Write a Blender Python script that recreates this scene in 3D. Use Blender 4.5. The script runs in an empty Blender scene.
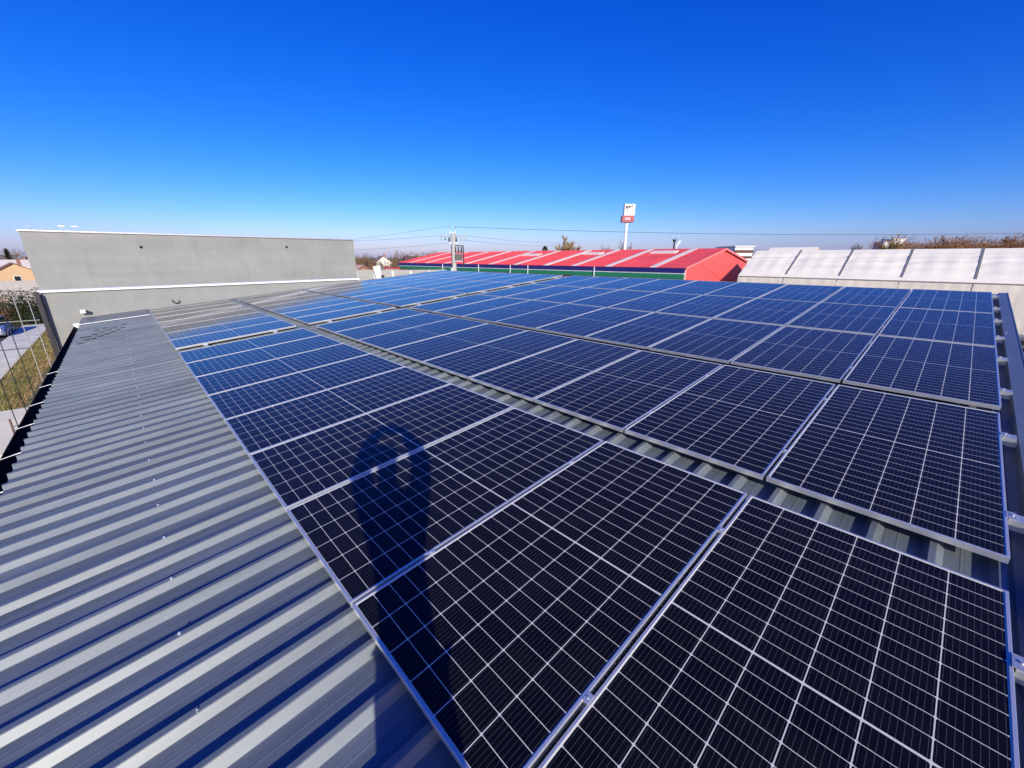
import bpy, bmesh, math, random
from mathutils import Vector, Matrix
random.seed(7)
S = bpy.context.scene
COL = S.collection
R = math.radians
# ---------------------------------------------------------------- camera, sky, sun, exposure
CAM_LOC = Vector((-0.494, 0.453, 1.586))
cd = bpy.data.cameras.new('camera'); cam = bpy.data.objects.new('camera', cd); COL.objects.link(cam)
cam.location = CAM_LOC; cam.rotation_euler = (R(90 - 17.35), 0, R(-43.22))
cd.sensor_width = 36; cd.lens = 14.265; cd.clip_start = 0.02; cd.clip_end = 9000
S.camera = cam
SUN = Vector((-0.399, -0.833, 0.383)).normalized()
EL = math.asin(SUN.z); AZ = math.atan2(SUN.x, SUN.y)
SKYK = .86
w = bpy.data.worlds.new('World'); S.world = w; w.use_nodes = True
nt = w.node_tree; nt.nodes.clear()
sky = nt.nodes.new('ShaderNodeTexSky'); sky.sky_type = 'NISHITA'; sky.sun_disc = False
sky.sun_elevation = EL; sky.sun_rotation = AZ; sky.air_density = 1.0; sky.dust_density = 0.6; sky.ozone_density = 4.0
hs = nt.nodes.new('ShaderNodeHueSaturation'); hs.inputs['Saturation'].default_value = 1.3
bg = nt.nodes.new('ShaderNodeBackground'); bg.inputs['Strength'].default_value = 0.13
wo = nt.nodes.new('ShaderNodeOutputWorld')
nt.links.new(sky.outputs[0], hs.inputs['Color'])
spx = nt.nodes.new('ShaderNodeSeparateColor'); cbx = nt.nodes.new('ShaderNodeCombineColor'); nt.links.new(hs.outputs[0], spx.inputs[0])
for ch, pw_, kx in ((0, 1.62, 1.1), (1, 1.32, .865), (2, .82, 1.25)):      # deep, clear winter blue: each channel k*(x*.13)^p/.13
    a_ = nt.nodes.new('ShaderNodeMath'); a_.operation = 'POWER'; a_.inputs[1].default_value = pw_
    b_ = nt.nodes.new('ShaderNodeMath'); b_.operation = 'MULTIPLY'; b_.inputs[1].default_value = kx*.13**(pw_ - 1)*SKYK
    nt.links.new(spx.outputs[ch], a_.inputs[0]); nt.links.new(a_.outputs[0], b_.inputs[0]); nt.links.new(b_.outputs[0], cbx.inputs[ch])
nt.links.new(cbx.outputs[0], bg.inputs['Color']); nt.links.new(bg.outputs[0], wo.inputs['Surface'])
sd = bpy.data.lights.new('sun', 'SUN'); sd.energy = 4.3; sd.angle = R(0.5); sd.color = (1, .968, .83)
so = bpy.data.objects.new('sun', sd); COL.objects.link(so); so.location = (-20, -40, 30)
so.rotation_euler = SUN.to_track_quat('Z', 'Y').to_euler()
vs = S.view_settings; vs.view_transform = 'Standard'; vs.look = 'None'; vs.exposure = 0.22; vs.gamma = 1; vs.use_curve_mapping = False
S.render.engine = 'CYCLES'

# ---------------------------------------------------------------- helpers
TH = R(5.19)                       # pitch of the roof
G = -4.414                         # ground level
def rp(u, v, wv):                  # point of the sloping roof: u up the slope, v along the eave, w off the plane of the glass
    return Vector((u*math.cos(TH) - wv*math.sin(TH), v, u*math.sin(TH) + wv*math.cos(TH)))
ROT = (0, -TH, 0)

class MB:
    def __init__(s): s.bm = bmesh.new(); s.mi = 0
    def face(s, pts):
        f = s.bm.faces.new([s.bm.verts.new(p) for p in pts]); f.material_index = s.mi; return f
    def hexa(s, p):                # 8 points: bottom ring then top ring
        v = [s.bm.verts.new(q) for q in p]
        for i in ((3,2,1,0), (4,5,6,7), (0,1,5,4), (1,2,6,5), (2,3,7,6), (3,0,4,7)):
            f = s.bm.faces.new([v[k] for k in i]); f.material_index = s.mi
        return s
    def box(s, x0, x1, y0, y1, z0, z1):
        return s.hexa([(x0,y0,z0),(x1,y0,z0),(x1,y1,z0),(x0,y1,z0),(x0,y0,z1),(x1,y0,z1),(x1,y1,z1),(x0,y1,z1)])
    def tube(s, pts, r, n=8, caps=True):
        pts = [Vector(p) for p in pts]
        rs = r if isinstance(r, (list, tuple)) else [r]*len(pts)
        rings = []
        for i, p in enumerate(pts):
            d = (pts[min(i+1, len(pts)-1)] - pts[max(i-1, 0)])
            if d.length < 1e-9: d = Vector((0,0,1))
            d.normalize(); a = d.orthogonal().normalized() if i == 0 else (pa - d*pa.dot(d)).normalized()
            pa = a; b = d.cross(a)
            rings.append([s.bm.verts.new(p + (a*math.cos(2*math.pi*k/n) + b*math.sin(2*math.pi*k/n))*rs[i]) for k in range(n)])
        for A, B in zip(rings, rings[1:]):
            for k in range(n):
                f = s.bm.faces.new((A[k], A[(k+1)%n], B[(k+1)%n], B[k])); f.material_index = s.mi; f.smooth = n > 5
        if caps and n > 2:
            s.bm.faces.new(rings[0][::-1]).material_index = s.mi; s.bm.faces.new(rings[-1]).material_index = s.mi
        return s
    def prism(s, prof, axis, a, b):   # profile of 2D points extruded along an axis ('x','y','z')
        def P(p, t): return {'x': (t, p[0], p[1]), 'y': (p[0], t, p[1]), 'z': (p[0], p[1], t)}[axis]
        A = [s.bm.verts.new(P(p, a)) for p in prof]; B = [s.bm.verts.new(P(p, b)) for p in prof]
        n = len(prof)
        for k in range(n):
            s.bm.faces.new((A[k], A[(k+1)%n], B[(k+1)%n], B[k])).material_index = s.mi
        s.bm.faces.new(A[::-1]).material_index = s.mi; s.bm.faces.new(B).material_index = s.mi
        return s
    def mesh(s, name, *mats, normals=True):
        if normals: bmesh.ops.recalc_face_normals(s.bm, faces=s.bm.faces)
        me = bpy.data.meshes.new(name); s.bm.to_mesh(me); s.bm.free()
        for m in mats: me.materials.append(m)
        return me
    def build(s, name, mat, parent=None, loc=None, rot=None, normals=True):
        mats = mat if isinstance(mat, (list, tuple)) else [mat]
        return link(name, s.mesh(name, *mats, normals=normals), parent, loc, rot)
def link(name, me, parent=None, loc=None, rot=None):
    o = bpy.data.objects.new(name, me); COL.objects.link(o)
    if parent: o.parent = parent
    if loc is not None: o.location = loc
    if rot is not None: o.rotation_euler = rot
    return o
def tag(o, label, cat, group=None):
    o['label'] = label; o['category'] = cat
    if group: o['group'] = group
    return o
def thing(name, label, cat, loc=(0,0,0), rotz=0, group=None):
    o = bpy.data.objects.new(name, None); COL.objects.link(o); o.location = loc; o.rotation_euler = (0,0,rotz)
    return tag(o, label, cat, group)
def kind(o, k): o['kind'] = k; return o

# ---- materials
def mat(name, col, rough=.6, metal=0., spec=.5, var=0., vscale=3., bump=0., bscale=40., detail=6, stretch=None):
    m = bpy.data.materials.new(name); m.use_nodes = True
    n = m.node_tree; p = n.nodes['Principled BSDF']
    p.inputs['Base Color'].default_value = (*col, 1); p.inputs['Roughness'].default_value = rough
    p.inputs['Metallic'].default_value = metal; p.inputs['Specular IOR Level'].default_value = spec
    if var or bump:
        tc = n.nodes.new('ShaderNodeTexCoord'); src = tc.outputs['Object']
        if stretch:
            mp = n.nodes.new('ShaderNodeMapping'); mp.inputs['Scale'].default_value = stretch
            n.links.new(src, mp.inputs['Vector']); src = mp.outputs[0]
    if var:
        t = n.nodes.new('ShaderNodeTexNoise'); t.inputs['Scale'].default_value = vscale; t.inputs['Detail'].default_value = detail
        t.inputs['Roughness'].default_value = .65
        n.links.new(src, t.inputs['Vector'])
        mr = n.nodes.new('ShaderNodeMapRange'); mr.inputs[1].default_value = .3; mr.inputs[2].default_value = .7
        mr.inputs[3].default_value = 1 - var; mr.inputs[4].default_value = 1 + var
        n.links.new(t.outputs['Fac'], mr.inputs[0])
        mx = n.nodes.new('ShaderNodeVectorMath'); mx.operation = 'SCALE'; mx.inputs[0].default_value = col
        n.links.new(mr.outputs[0], mx.inputs['Scale']); n.links.new(mx.outputs[0], p.inputs['Base Color'])
    if bump:
        t2 = n.nodes.new('ShaderNodeTexNoise'); t2.inputs['Scale'].default_value = bscale; t2.inputs['Detail'].default_value = 5
        n.links.new(src, t2.inputs['Vector'])
        b = n.nodes.new('ShaderNodeBump'); b.inputs['Strength'].default_value = bump; b.inputs['Distance'].default_value = .02
        n.links.new(t2.outputs['Fac'], b.inputs['Height']); n.links.new(b.outputs[0], p.inputs['Normal'])
    return m
def mix2(m, c1, c2, scale, lo=.42, hi=.58, detail=8):     # two tones by noise
    n = m.node_tree; p = n.nodes['Principled BSDF']
    tc = n.nodes.new('ShaderNodeTexCoord'); t = n.nodes.new('ShaderNodeTexNoise'); t.inputs['Scale'].default_value = scale; t.inputs['Detail'].default_value = detail
    t.inputs['Roughness'].default_value = .7
    n.links.new(tc.outputs['Object'], t.inputs['Vector'])
    r = n.nodes.new('ShaderNodeValToRGB'); r.color_ramp.elements[0].position = lo; r.color_ramp.elements[1].position = hi
    r.color_ramp.elements[0].color = (*c1, 1); r.color_ramp.elements[1].color = (*c2, 1)
    n.links.new(t.outputs['Fac'], r.inputs[0]); n.links.new(r.outputs[0], p.inputs['Base Color'])
    return m

M = {}
M['alu'] = mat('anodised_aluminium', (.83,.82,.77), .36, .7)
M['galv'] = mat('galvanised', (.62,.63,.64), .45, .7, var=.12, vscale=12)
M['bright'] = mat('bright_aluminium', (.85,.85,.85), .42, .35)
M['backsheet'] = mat('backsheet', (.7,.7,.7), .6)
M['flash'] = mat('dark_trim', (.13,.15,.185), .36, var=.12, vscale=5, bump=.03, bscale=2.5)
M['gutter'] = mat('gutter', (.008,.008,.008), .85, spec=.15)
M['white_metal'] = mat('white_metal', (.8,.8,.78), .4)
M['stucco'] = mat('stucco', (.285,.288,.272), .9, spec=.2, var=.07, vscale=1.1, bump=.25, bscale=60)
def streaks(m, lo=.86, hi=1.12):
    n = m.node_tree; p = n.nodes['Principled BSDF']; L = n.links.new
    src = p.inputs['Base Color'].links[0].from_socket
    tc = n.nodes.new('ShaderNodeTexCoord'); mp = n.nodes.new('ShaderNodeMapping'); mp.inputs['Scale'].default_value = (2.2, 2.2, .22); L(tc.outputs['Object'], mp.inputs[0])
    t = n.nodes.new('ShaderNodeTexNoise'); t.inputs['Scale'].default_value = 1.2; t.inputs['Detail'].default_value = 9; t.inputs['Roughness'].default_value = .7; L(mp.outputs[0], t.inputs['Vector'])
    mp2 = n.nodes.new('ShaderNodeMapping'); mp2.inputs['Scale'].default_value = (.15, .15, 2.6); L(tc.outputs['Object'], mp2.inputs[0])
    t2 = n.nodes.new('ShaderNodeTexNoise'); t2.inputs['Scale'].default_value = 1; t2.inputs['Detail'].default_value = 7; L(mp2.outputs[0], t2.inputs['Vector'])
    ad = n.nodes.new('ShaderNodeMath'); ad.operation = 'ADD'; L(t.outputs['Fac'], ad.inputs[0]); L(t2.outputs['Fac'], ad.inputs[1])
    mr = n.nodes.new('ShaderNodeMapRange'); mr.inputs[1].default_value = .7; mr.inputs[2].default_value = 1.3; mr.inputs[3].default_value = lo; mr.inputs[4].default_value = hi; L(ad.outputs[0], mr.inputs[0])
    sc = n.nodes.new('ShaderNodeVectorMath'); sc.operation = 'SCALE'; L(src, sc.inputs[0]); L(mr.outputs[0], sc.inputs['Scale']); L(sc.outputs[0], p.inputs['Base Color'])
streaks(M['stucco'], .92, 1.08)
M['bwall'] = mat('cladding', (.3,.31,.32), .5)
M['dark'] = mat('dark_metal', (.02,.02,.022), .5)
M['black'] = mat('black_plastic', (.01,.01,.01), .4)
M['concrete'] = mat('concrete', (.36,.34,.31), .9, spec=.2, var=.15, vscale=1.5, bump=.2, bscale=20)
M['pole'] = mat('pole_concrete', (.42,.4,.37), .85, var=.1)
M['glassdark'] = mat('window_glass', (.02,.025,.03), .08)
M['bars'] = mat('weathered_bar', (.33,.32,.3), .6, .2)
M['wire'] = mat('wire', (.06,.06,.07), .6)

def roof_paint():
    m = bpy.data.materials.new('roof_paint'); m.use_nodes = True
    n = m.node_tree; p = n.nodes['Principled BSDF']; L = n.links.new
    tc = n.nodes.new('ShaderNodeTexCoord')
    mp = n.nodes.new('ShaderNodeMapping'); mp.inputs['Scale'].default_value = (.5, 3, 1); L(tc.outputs['Object'], mp.inputs[0])
    t = n.nodes.new('ShaderNodeTexNoise'); t.inputs['Scale'].default_value = 2.2; t.inputs['Detail'].default_value = 9; t.inputs['Roughness'].default_value = .68
    L(mp.outputs[0], t.inputs['Vector'])
    r = n.nodes.new('ShaderNodeValToRGB'); r.color_ramp.elements[0].position = .33; r.color_ramp.elements[1].position = .72
    r.color_ramp.elements[0].color = (.098,.118,.138,1); r.color_ramp.elements[1].color = (.172,.192,.208,1)
    L(t.outputs['Fac'], r.inputs[0])
    t3 = n.nodes.new('ShaderNodeTexNoise'); t3.inputs['Scale'].default_value = 45; t3.inputs['Detail'].default_value = 4; L(tc.outputs['Object'], t3.inputs['Vector'])
    r3 = n.nodes.new('ShaderNodeValToRGB'); r3.color_ramp.elements[0].position = .62; r3.color_ramp.elements[1].position = .75
    r3.color_ramp.elements[0].color = (0,0,0,1); r3.color_ramp.elements[1].color = (.35,.35,.35,1); L(t3.outputs['Fac'], r3.inputs[0])
    mx = n.nodes.new('ShaderNodeMixRGB'); mx.inputs[2].default_value = (.26,.25,.235,1); L(r3.outputs[0], mx.inputs[0]); L(r.outputs[0], mx.inputs[1])
    sx = n.nodes.new('ShaderNodeSeparateXYZ'); L(tc.outputs['Object'], sx.inputs[0])
    fl = n.nodes.new('ShaderNodeMath'); fl.operation = 'SNAP'; fl.inputs[1].default_value = .958; L(sx.outputs[1], fl.inputs[0])
    wnz = n.nodes.new('ShaderNodeTexWhiteNoise'); wnz.noise_dimensions = '1D'; L(fl.outputs[0], wnz.inputs['W'])
    mr0 = n.nodes.new('ShaderNodeMapRange'); mr0.inputs[3].default_value = .88; mr0.inputs[4].default_value = 1.1; L(wnz.outputs[0], mr0.inputs[0])
    st = n.nodes.new('ShaderNodeTexNoise'); st.inputs['Scale'].default_value = 1; st.inputs['Detail'].default_value = 6
    mp2 = n.nodes.new('ShaderNodeMapping'); mp2.inputs['Scale'].default_value = (.9, 28, 6); L(tc.outputs['Object'], mp2.inputs[0]); L(mp2.outputs[0], st.inputs['Vector'])
    mr1 = n.nodes.new('ShaderNodeMapRange'); mr1.inputs[1].default_value = .3; mr1.inputs[2].default_value = .7; mr1.inputs[3].default_value = .86; mr1.inputs[4].default_value = 1.12; L(st.outputs['Fac'], mr1.inputs[0])
    mm = n.nodes.new('ShaderNodeMath'); mm.operation = 'MULTIPLY'; L(mr0.outputs[0], mm.inputs[0]); L(mr1.outputs[0], mm.inputs[1])
    sc_ = n.nodes.new('ShaderNodeVectorMath'); sc_.operation = 'SCALE'; L(mx.outputs[0], sc_.inputs[0]); L(mm.outputs[0], sc_.inputs['Scale'])
    L(sc_.outputs[0], p.inputs['Base Color'])
    mr = n.nodes.new('ShaderNodeMapRange'); p.inputs['Specular IOR Level'].default_value = 1.0; mr.inputs[3].default_value = .43; mr.inputs[4].default_value = .53; L(t.outputs['Fac'], mr.inputs[0]); L(mr.outputs[0], p.inputs['Roughness'])
    b = n.nodes.new('ShaderNodeBump'); b.inputs['Strength'].default_value = .05; b.inputs['Distance'].default_value = .01
    L(t.outputs['Fac'], b.inputs['Height']); L(b.outputs[0], p.inputs['Normal'])
    return m
M['roof'] = roof_paint()

PL, PW = 2.085, 1.038
def cell_material():
    m = bpy.data.materials.new('solar_cells'); m.use_nodes = True
    n = m.node_tree; p = n.nodes['Principled BSDF']; L = n.links.new
    tc = n.nodes.new('ShaderNodeTexCoord'); sp = n.nodes.new('ShaderNodeSeparateXYZ'); L(tc.outputs['Object'], sp.inputs[0])
    def ma(op, a, b=None, c=None):
        k = n.nodes.new('ShaderNodeMath'); k.operation = op
        for i, v in enumerate((a, b, c)):
            if v is None: continue
            if isinstance(v, (int, float)): k.inputs[i].default_value = v
            else: L(v, k.inputs[i])
        return k.outputs[0]
    x, y = sp.outputs[0], sp.outputs[1]
    MID, MX, MY = .0034, .0155, .0145
    px = (PL/2 - MID - MX)/12; py = (PW - 2*MY)/6
    xa = ma('SUBTRACT', ma('ABSOLUTE', ma('SUBTRACT', x, PL/2)), MID)
    ya = ma('SUBTRACT', y, MY)
    def edge(v, pitch):      # distance to the nearest multiple of pitch
        return ma('MULTIPLY', ma('ABSOLUTE', ma('SUBTRACT', ma('FRACT', ma('ADD', ma('DIVIDE', v, pitch), .5)), .5)), pitch)
    dx, dy = edge(xa, px), edge(ya, py)
    lx = ma('LESS_THAN', dx, .0014); ly = ma('LESS_THAN', dy, .0019)
    mid = ma('LESS_THAN', xa, 0.0); end = ma('GREATER_THAN', xa, 12*px); s0 = ma('LESS_THAN', ya, 0.0); s1 = ma('GREATER_THAN', ya, 6*py)
    dia = ma('LESS_THAN', ma('ADD', dx, dy), .0075)
    line = lx
    for q in (ly, mid, end, s0, s1, dia): line = ma('MAXIMUM', line, q)
    bus = ma('LESS_THAN', edge(ma('ADD', ya, py/18), py/9), .0006)
    rib = n.nodes.new('ShaderNodeTexNoise'); rib.inputs['Scale'].default_value = 60; L(tc.outputs['Object'], rib.inputs['Vector'])
    busf = ma('MULTIPLY', bus, ma('MULTIPLY', rib.outputs['Fac'], .75))
    # each cell a slightly different blue-black
    oi = n.nodes.new('ShaderNodeObjectInfo')
    cid = n.nodes.new('ShaderNodeCombineXYZ')
    L(ma('FLOOR', ma('DIVIDE', x, px)), cid.inputs[0]); L(ma('FLOOR', ma('DIVIDE', ya, py)), cid.inputs[1]); L(ma('MULTIPLY', oi.outputs['Random'], 50), cid.inputs[2])
    wn = n.nodes.new('ShaderNodeTexWhiteNoise'); L(cid.outputs[0], wn.inputs[0])
    cr = n.nodes.new('ShaderNodeMixRGB'); cr.inputs[1].default_value = (.0014,.0015,.0032,1); cr.inputs[2].default_value = (.0019,.0021,.0045,1); L(wn.outputs[0], cr.inputs[0])
    m1 = n.nodes.new('ShaderNodeMixRGB'); m1.inputs[2].default_value = (.17,.18,.2,1); L(busf, m1.inputs[0]); L(cr.outputs[0], m1.inputs[1])
    m2 = n.nodes.new('ShaderNodeMixRGB'); m2.inputs[2].default_value = (.70,.67,.58,1); L(line, m2.inputs[0]); L(m1.outputs[0], m2.inputs[1])
    # a thin uneven film of dust on the glass
    d = n.nodes.new('ShaderNodeTexNoise'); d.inputs['Scale'].default_value = 3.0; d.inputs['Detail'].default_value = 8; L(tc.outputs['Object'], d.inputs['Vector'])
    df = ma('MULTIPLY', ma('MULTIPLY', d.outputs['Fac'], d.outputs['Fac']), .042)
    m3 = n.nodes.new('ShaderNodeMixRGB'); m3.inputs[2].default_value = (.3,.26,.19,1); L(df, m3.inputs[0]); L(m2.outputs[0], m3.inputs[1])
    L(m3.outputs[0], p.inputs['Base Color'])
    rr = n.nodes.new('ShaderNodeMapRange'); rr.inputs[3].default_value = .05; rr.inputs[4].default_value = .12; L(d.outputs['Fac'], rr.inputs[0]); L(rr.outputs[0], p.inputs['Roughness'])
    p.inputs['IOR'].default_value = 1.29
    p.inputs['Sheen Weight'].default_value = .018; p.inputs['Sheen Roughness'].default_value = .45; p.inputs['Sheen Tint'].default_value = (.9,.86,.8,1)
    return m
M['cells'] = cell_material()

# ---------------------------------------------------------------- the ground
gm = mat('ground_soil', (.2,.16,.1), .95, spec=.1)
mix2(gm, (.11,.115,.04), (.27,.2,.13), .35)
kind(MB().box(-3000, 3000, -3000, 3000, G-1, G).build('ground', gm), 'structure')
vm = mat('verge_soil', (.2,.16,.1), .95, spec=.1); mix2(vm, (.1,.13,.028), (.3,.225,.15), .8, .4, .6)
kind(MB().box(-5.85, -2.3, 25.4, 56, G+.004, G+.02).build('grass_verge', vm), 'structure')
kind(MB().box(-7.65, -5.87, 19, 57.5, G+.004, G+.12).build('pavement', mat('paving', (.74,.69,.58), .9, spec=.2, var=.2, vscale=.9, bump=.2, bscale=20)), 'structure')
asph = mat('asphalt', (.05,.05,.053), .9, var=.2, vscale=2)
kind(MB().box(-14, -7.67, -40, 120, G+.002, G+.006).build('road', asph), 'structure')
pad = mat('pale_concrete', (.84,.76,.6), .9, spec=.2, var=.1, vscale=.8)
pb = MB(); 
for i in range(3): pb.box(-8, -2.4, 19.6+i*1.93, 19.6+i*1.93+1.915, G+.13 if 0 else G+.03, G+.14)
kind(pb.build('concrete_apron', pad), 'structure')

# ---------------------------------------------------------------- our own building: walls, ribbed roof, gutter, trims
VB0, VB1 = -0.2, 17.4
UE, UR = -1.56, 11.0
bld = thing('warehouse_building', 'low warehouse with dark grey ribbed metal roof carrying the solar panels', 'building', (0, 0, G))
def onroof(mb, name, m, parent=bld, normals=True):     # geometry given in roof coordinates
    return mb.build(name, m, parent, (0, 0, -G), ROT, normals)
PITCH, H0, RH = .2395, -.114, .038
def profile():
    pts = []; v = -.245 + .0; k = 0
    V0 = 2.603 - .149 - 12*PITCH          # phase: lit flank of a rib at v = 2.603
    while True:
        b = V0 + k*PITCH
        if b > VB1 + .1: break
        jh, jw = random.uniform(-.0012, .0012) + (.0028 if k % 4 == 1 else 0), random.uniform(-.0025, .0025) + (.004 if k % 4 == 1 else 0)
        for dv, h in ((0, 0), (.064, 0), (.0665, .0009), (.071, .0009), (.0735, 0),
                      (.131, 0), (.134, .002), (.1605, RH-.0025), (.164, RH), (.189, RH), (.192, RH-.003), (.213, .002), (.2155, 0)):
            dv2 = dv + (jw if .15 < dv < .17 else 0); h2 = h + (jh if h > .03 else 0)
            if VB0 <= b + dv2 <= VB1: pts.append((b + dv2, H0 + h2))
        k += 1
    return pts
prof = profile()
rb = MB()
us_ = [UE, 2.2, 6.5, UR]
rows = [[rb.bm.verts.new((u, v, h)) for v, h in prof] for u in us_]
for A, B in zip(rows, rows[1:]):
    for k in range(len(prof)-1): rb.bm.faces.new((A[k], B[k], B[k+1], A[k+1]))
roof = onroof(rb, 'roof_sheet', M['roof'], normals=False)
roof.modifiers.new('thickness', 'SOLIDIFY').thickness = -.002
# fixing screws with washers on every second rib
scm = MB().tube([(0,0,0),(0,0,.003)], .011, 10).tube([(0,0,.003),(0,0,.010)], .005, 6).mesh('roof_screw', M['galv'])
nscr = 0
kk = 0
for col_u, step, jit in ((-.63, 2, .008),):
    k = 0
    while True:
        v = 2.603 + .026 + (k - 2)*PITCH
        if v > 16.5 or nscr > 58: break
        if v > .6:
            link('roof_screw', scm, roof, (col_u + random.uniform(-jit, jit), v + random.uniform(-.006, .006), H0 + RH)); nscr += 1
        k += step
    nscr = nscr if col_u > -.7 else nscr
# small flat black discs on the ribs, in slanting rows near the far end of the strip
DISCS = [(-.65,15.58),(-.85,15.14),(-.95,14.92),(-1.07,14.66),(-1.19,14.42),(-1.3,14.21),(-1.39,14.07),(-.68,14.9),(-.78,14.56),(-.88,14.35),(-.98,14.16),(-1.09,13.95),(-1.2,13.73),(-1.31,13.53),(-1.4,13.25),(-1.02,15.35),(-1.17,15.12)]
discm = MB().tube([(0,0,0),(0,0,.006)], [.05,.045], 10).mesh('dark_disc', M['black'])
for cu, cv_ in DISCS:
    cv_ = 2.603 + .026 + round((cv_ - 2.629)/PITCH)*PITCH
    link('dark_disc', discm, roof, (cu, cv_, H0 + RH + .001)).scale = (1.3, .8, 1)
# walls under the roof
zt = lambda u: rp(u, 0, H0).z - .02
wl = MB().prism([(UE+.2, 0), (UR-.05, 0), (UR-.05, zt(UR) - G), (UE+.2, zt(UE) - G)], 'y', VB0+.03, VB1+.02)
wl.build('wall', M['bwall'], bld)
# verge trim at the near right edge
vf = MB()
joints = [UE, 1.25, 4.3, 7.55, UR]
for a, b in zip(joints, joints[1:]):
    vf.hexa([(a+.002,-.205,-.12),(b-.002,-.205,-.12),(b-.002,-.098,-.12),(a+.002,-.098,-.12),(a+.002,-.205,-.012),(b-.002,-.205,-.012),(b-.002,-.098,-.02),(a+.002,-.098,-.02)])
    vf.hexa([(a+.002,-.215,-.40),(b-.002,-.215,-.40),(b-.002,-.206,-.40),(a+.002,-.206,-.40),(a+.002,-.215,-.008),(b-.002,-.215,-.008),(b-.002,-.206,-.008),(a+.002,-.206,-.008)])
verge = onroof(vf, 'verge_trim', M['flash'])
for a in joints[1:-1]:
    onroof(MB().box(a-.012, a+.012, -.207, -.097, -.018, -.008), 'joint_strip', M['flash'], bld).parent = verge
    o = verge.children[-1]; o.location = (0,0,0); o.rotation_euler = (0,0,0)
    s = link('trim_screw', scm, verge, (a+.02, -.115, -.018))
# upper ridge trim
rt = MB().box(UR-.02, UR+.16, VB0, VB1, -.13, -.066); onroof(rt, 'ridge_trim', M['flash'])
# end strip against the grey wall
ef = MB().box(UE-.02, -.02, 17.0, 18.79, -.073, -.066).box(-.02, UR, VB1+.001, 18.79, -.135, -.105)
onroof(ef, 'wall_apron', M['flash'])
wf = MB(); wf.box(UE-.1, -.02, 16.93, 16.998, -.0745, -.058); wf.box(UE-.1, UE-.03, 16.93, 17.2, -.12, -.076)
onroof(wf, 'white_edge_strip', M['white_metal'])
# gutter
gb = MB()
for s in range(10):
    a0, a1 = math.pi*(1 + s/10), math.pi*(1 + (s+1)/10)
    c = (UE - .075, -.165); r0 = .085
    p = [(c[0] + r0*math.cos(a), c[1] + r0*math.sin(a)) for a in (a0, a1)]
    q = [(c[0] + (r0+.004)*math.cos(a), c[1] + (r0+.004)*math.sin(a)) for a in (a0, a1)]
    gb.prism([p[0], p[1], q[1], q[0]], 'y', VB0, VB1+.1)
gb.tube([(UE-.163, VB0, -.162), (UE-.163, VB1+.1, -.162)], .009, 8)
gut = onroof(gb, 'gutter', M['gutter'])
sm_ = MB(); sm_.tube([(UE-.172, 0, -.16), (UE-.165, 0, -.147), (UE+.0, .0, -.128), (UE+.03, .0, -.124)], .005, 6)
sme = sm_.mesh('gutter_strap', M['galv'])
for k in range(10): link('gutter_strap', sme, gut, (0, 1.35 + k*1.03 + random.uniform(-.05,.05), 0))
MB().box(UE-.17, UE+.02, VB1+.1, VB1+.13, -.26, -.08).build('end_cap', M['white_metal'], gut)

# ---------------------------------------------------------------- solar panels
def panel_meshes():
    f = MB(); t, d, lip = .0, .035, .011
    def ring(x0, x1, y0, y1): return [(x0,y0),(x1,y0),(x1,y1),(x0,y1)]
    O, I = ring(0, PL, 0, PW), ring(lip, PL-lip, lip, PW-lip)
    I2 = ring(.002, PL-.002, .002, PW-.002)
    V = lambda L_, z: [f.bm.verts.new((x, y, z)) for x, y in L_]
    Oc = ring(.0012, PL-.0012, .0012, PW-.0012)
    a, a2, b, c, e, g = V(O, -.0012), V(Oc, 0), V(I, 0), V(I, -.004), V(O, -d), V(ring(.028, PL-.028, .028, PW-.028), -d)
    for k in range(4):
        j = (k+1) % 4
        f.bm.faces.new((a[k], a[j], a2[j], a2[k])); f.bm.faces.new((a2[k], a2[j], b[j], b[k])); f.bm.faces.new((b[k], b[j], c[j], c[k]))
        f.bm.faces.new((e[k], e[j], a[j], a[k])); f.bm.faces.new((g[k], g[j], e[j], e[k]))
    fm = f.mesh('frame', M['alu'])
    l = MB().box(.003, PL-.003, .003, PW-.003, -.0085, -.0035)
    l.bm.faces.ensure_lookup_table()
    for fc in l.bm.faces: fc.material_index = 0 if fc.normal.z > .5 or fc.calc_center_median().z > -.004 else 1
    lm = l.mesh('glass', M['cells'], M['backsheet'])
    j = MB().box(PL/2-.05, PL/2+.05, .45, .53, -.03, -.0087).mesh('junction_box', M['black'])
    return fm, lm, j
FM, LM, JB = panel_meshes()
ORD = ['first','second','third','fourth','fifth','sixth','seventh','eighth','ninth','tenth']
LO = [0, 2.345, 4.590, 6.735, 8.840]
DV = [0, -.010, -.022, -.022, -.022]
GAPV = .020
def panel(c, v, label, group):
    root = thing('solar_panel', label, 'solar panel', rp(LO[c], v, random.uniform(-.003, .003)), 0, group)
    root.rotation_euler = (random.uniform(-.0012, .0012), -TH + random.uniform(-.0008, .0008), 0)
    link('frame', FM, root); link('glass', LM, root)
    return root
first = panel(0, .0, 'front array panel nearest the right edge trim, lowest column beside the bare strip', 'solar panels of the front array')
def copy_panel(c, v, label, group):
    r = first.copy(); COL.objects.link(r)
    r.location = rp(LO[c], v, random.uniform(-.003, .003)); r.rotation_euler = (random.uniform(-.0012, .0012), -TH + random.uniform(-.0008, .0008), 0)
    r['label'] = label; r['group'] = group
    for ch in first.children:
        d = ch.copy(); COL.objects.link(d); d.parent = r
    return r
colname = ['lowest column beside the bare strip', 'second column above the bare strip', 'third column above the bare strip', 'fourth column above the bare strip', 'topmost column facing the white tent']
for c in range(5):
    for k in range(9):
        if c == 0 and k == 0: continue
        copy_panel(c, k*1.058 + DV[c], 'front array panel, %s from the right edge trim, %s' % (ORD[k], colname[c]), 'solar panels of the front array')
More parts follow.
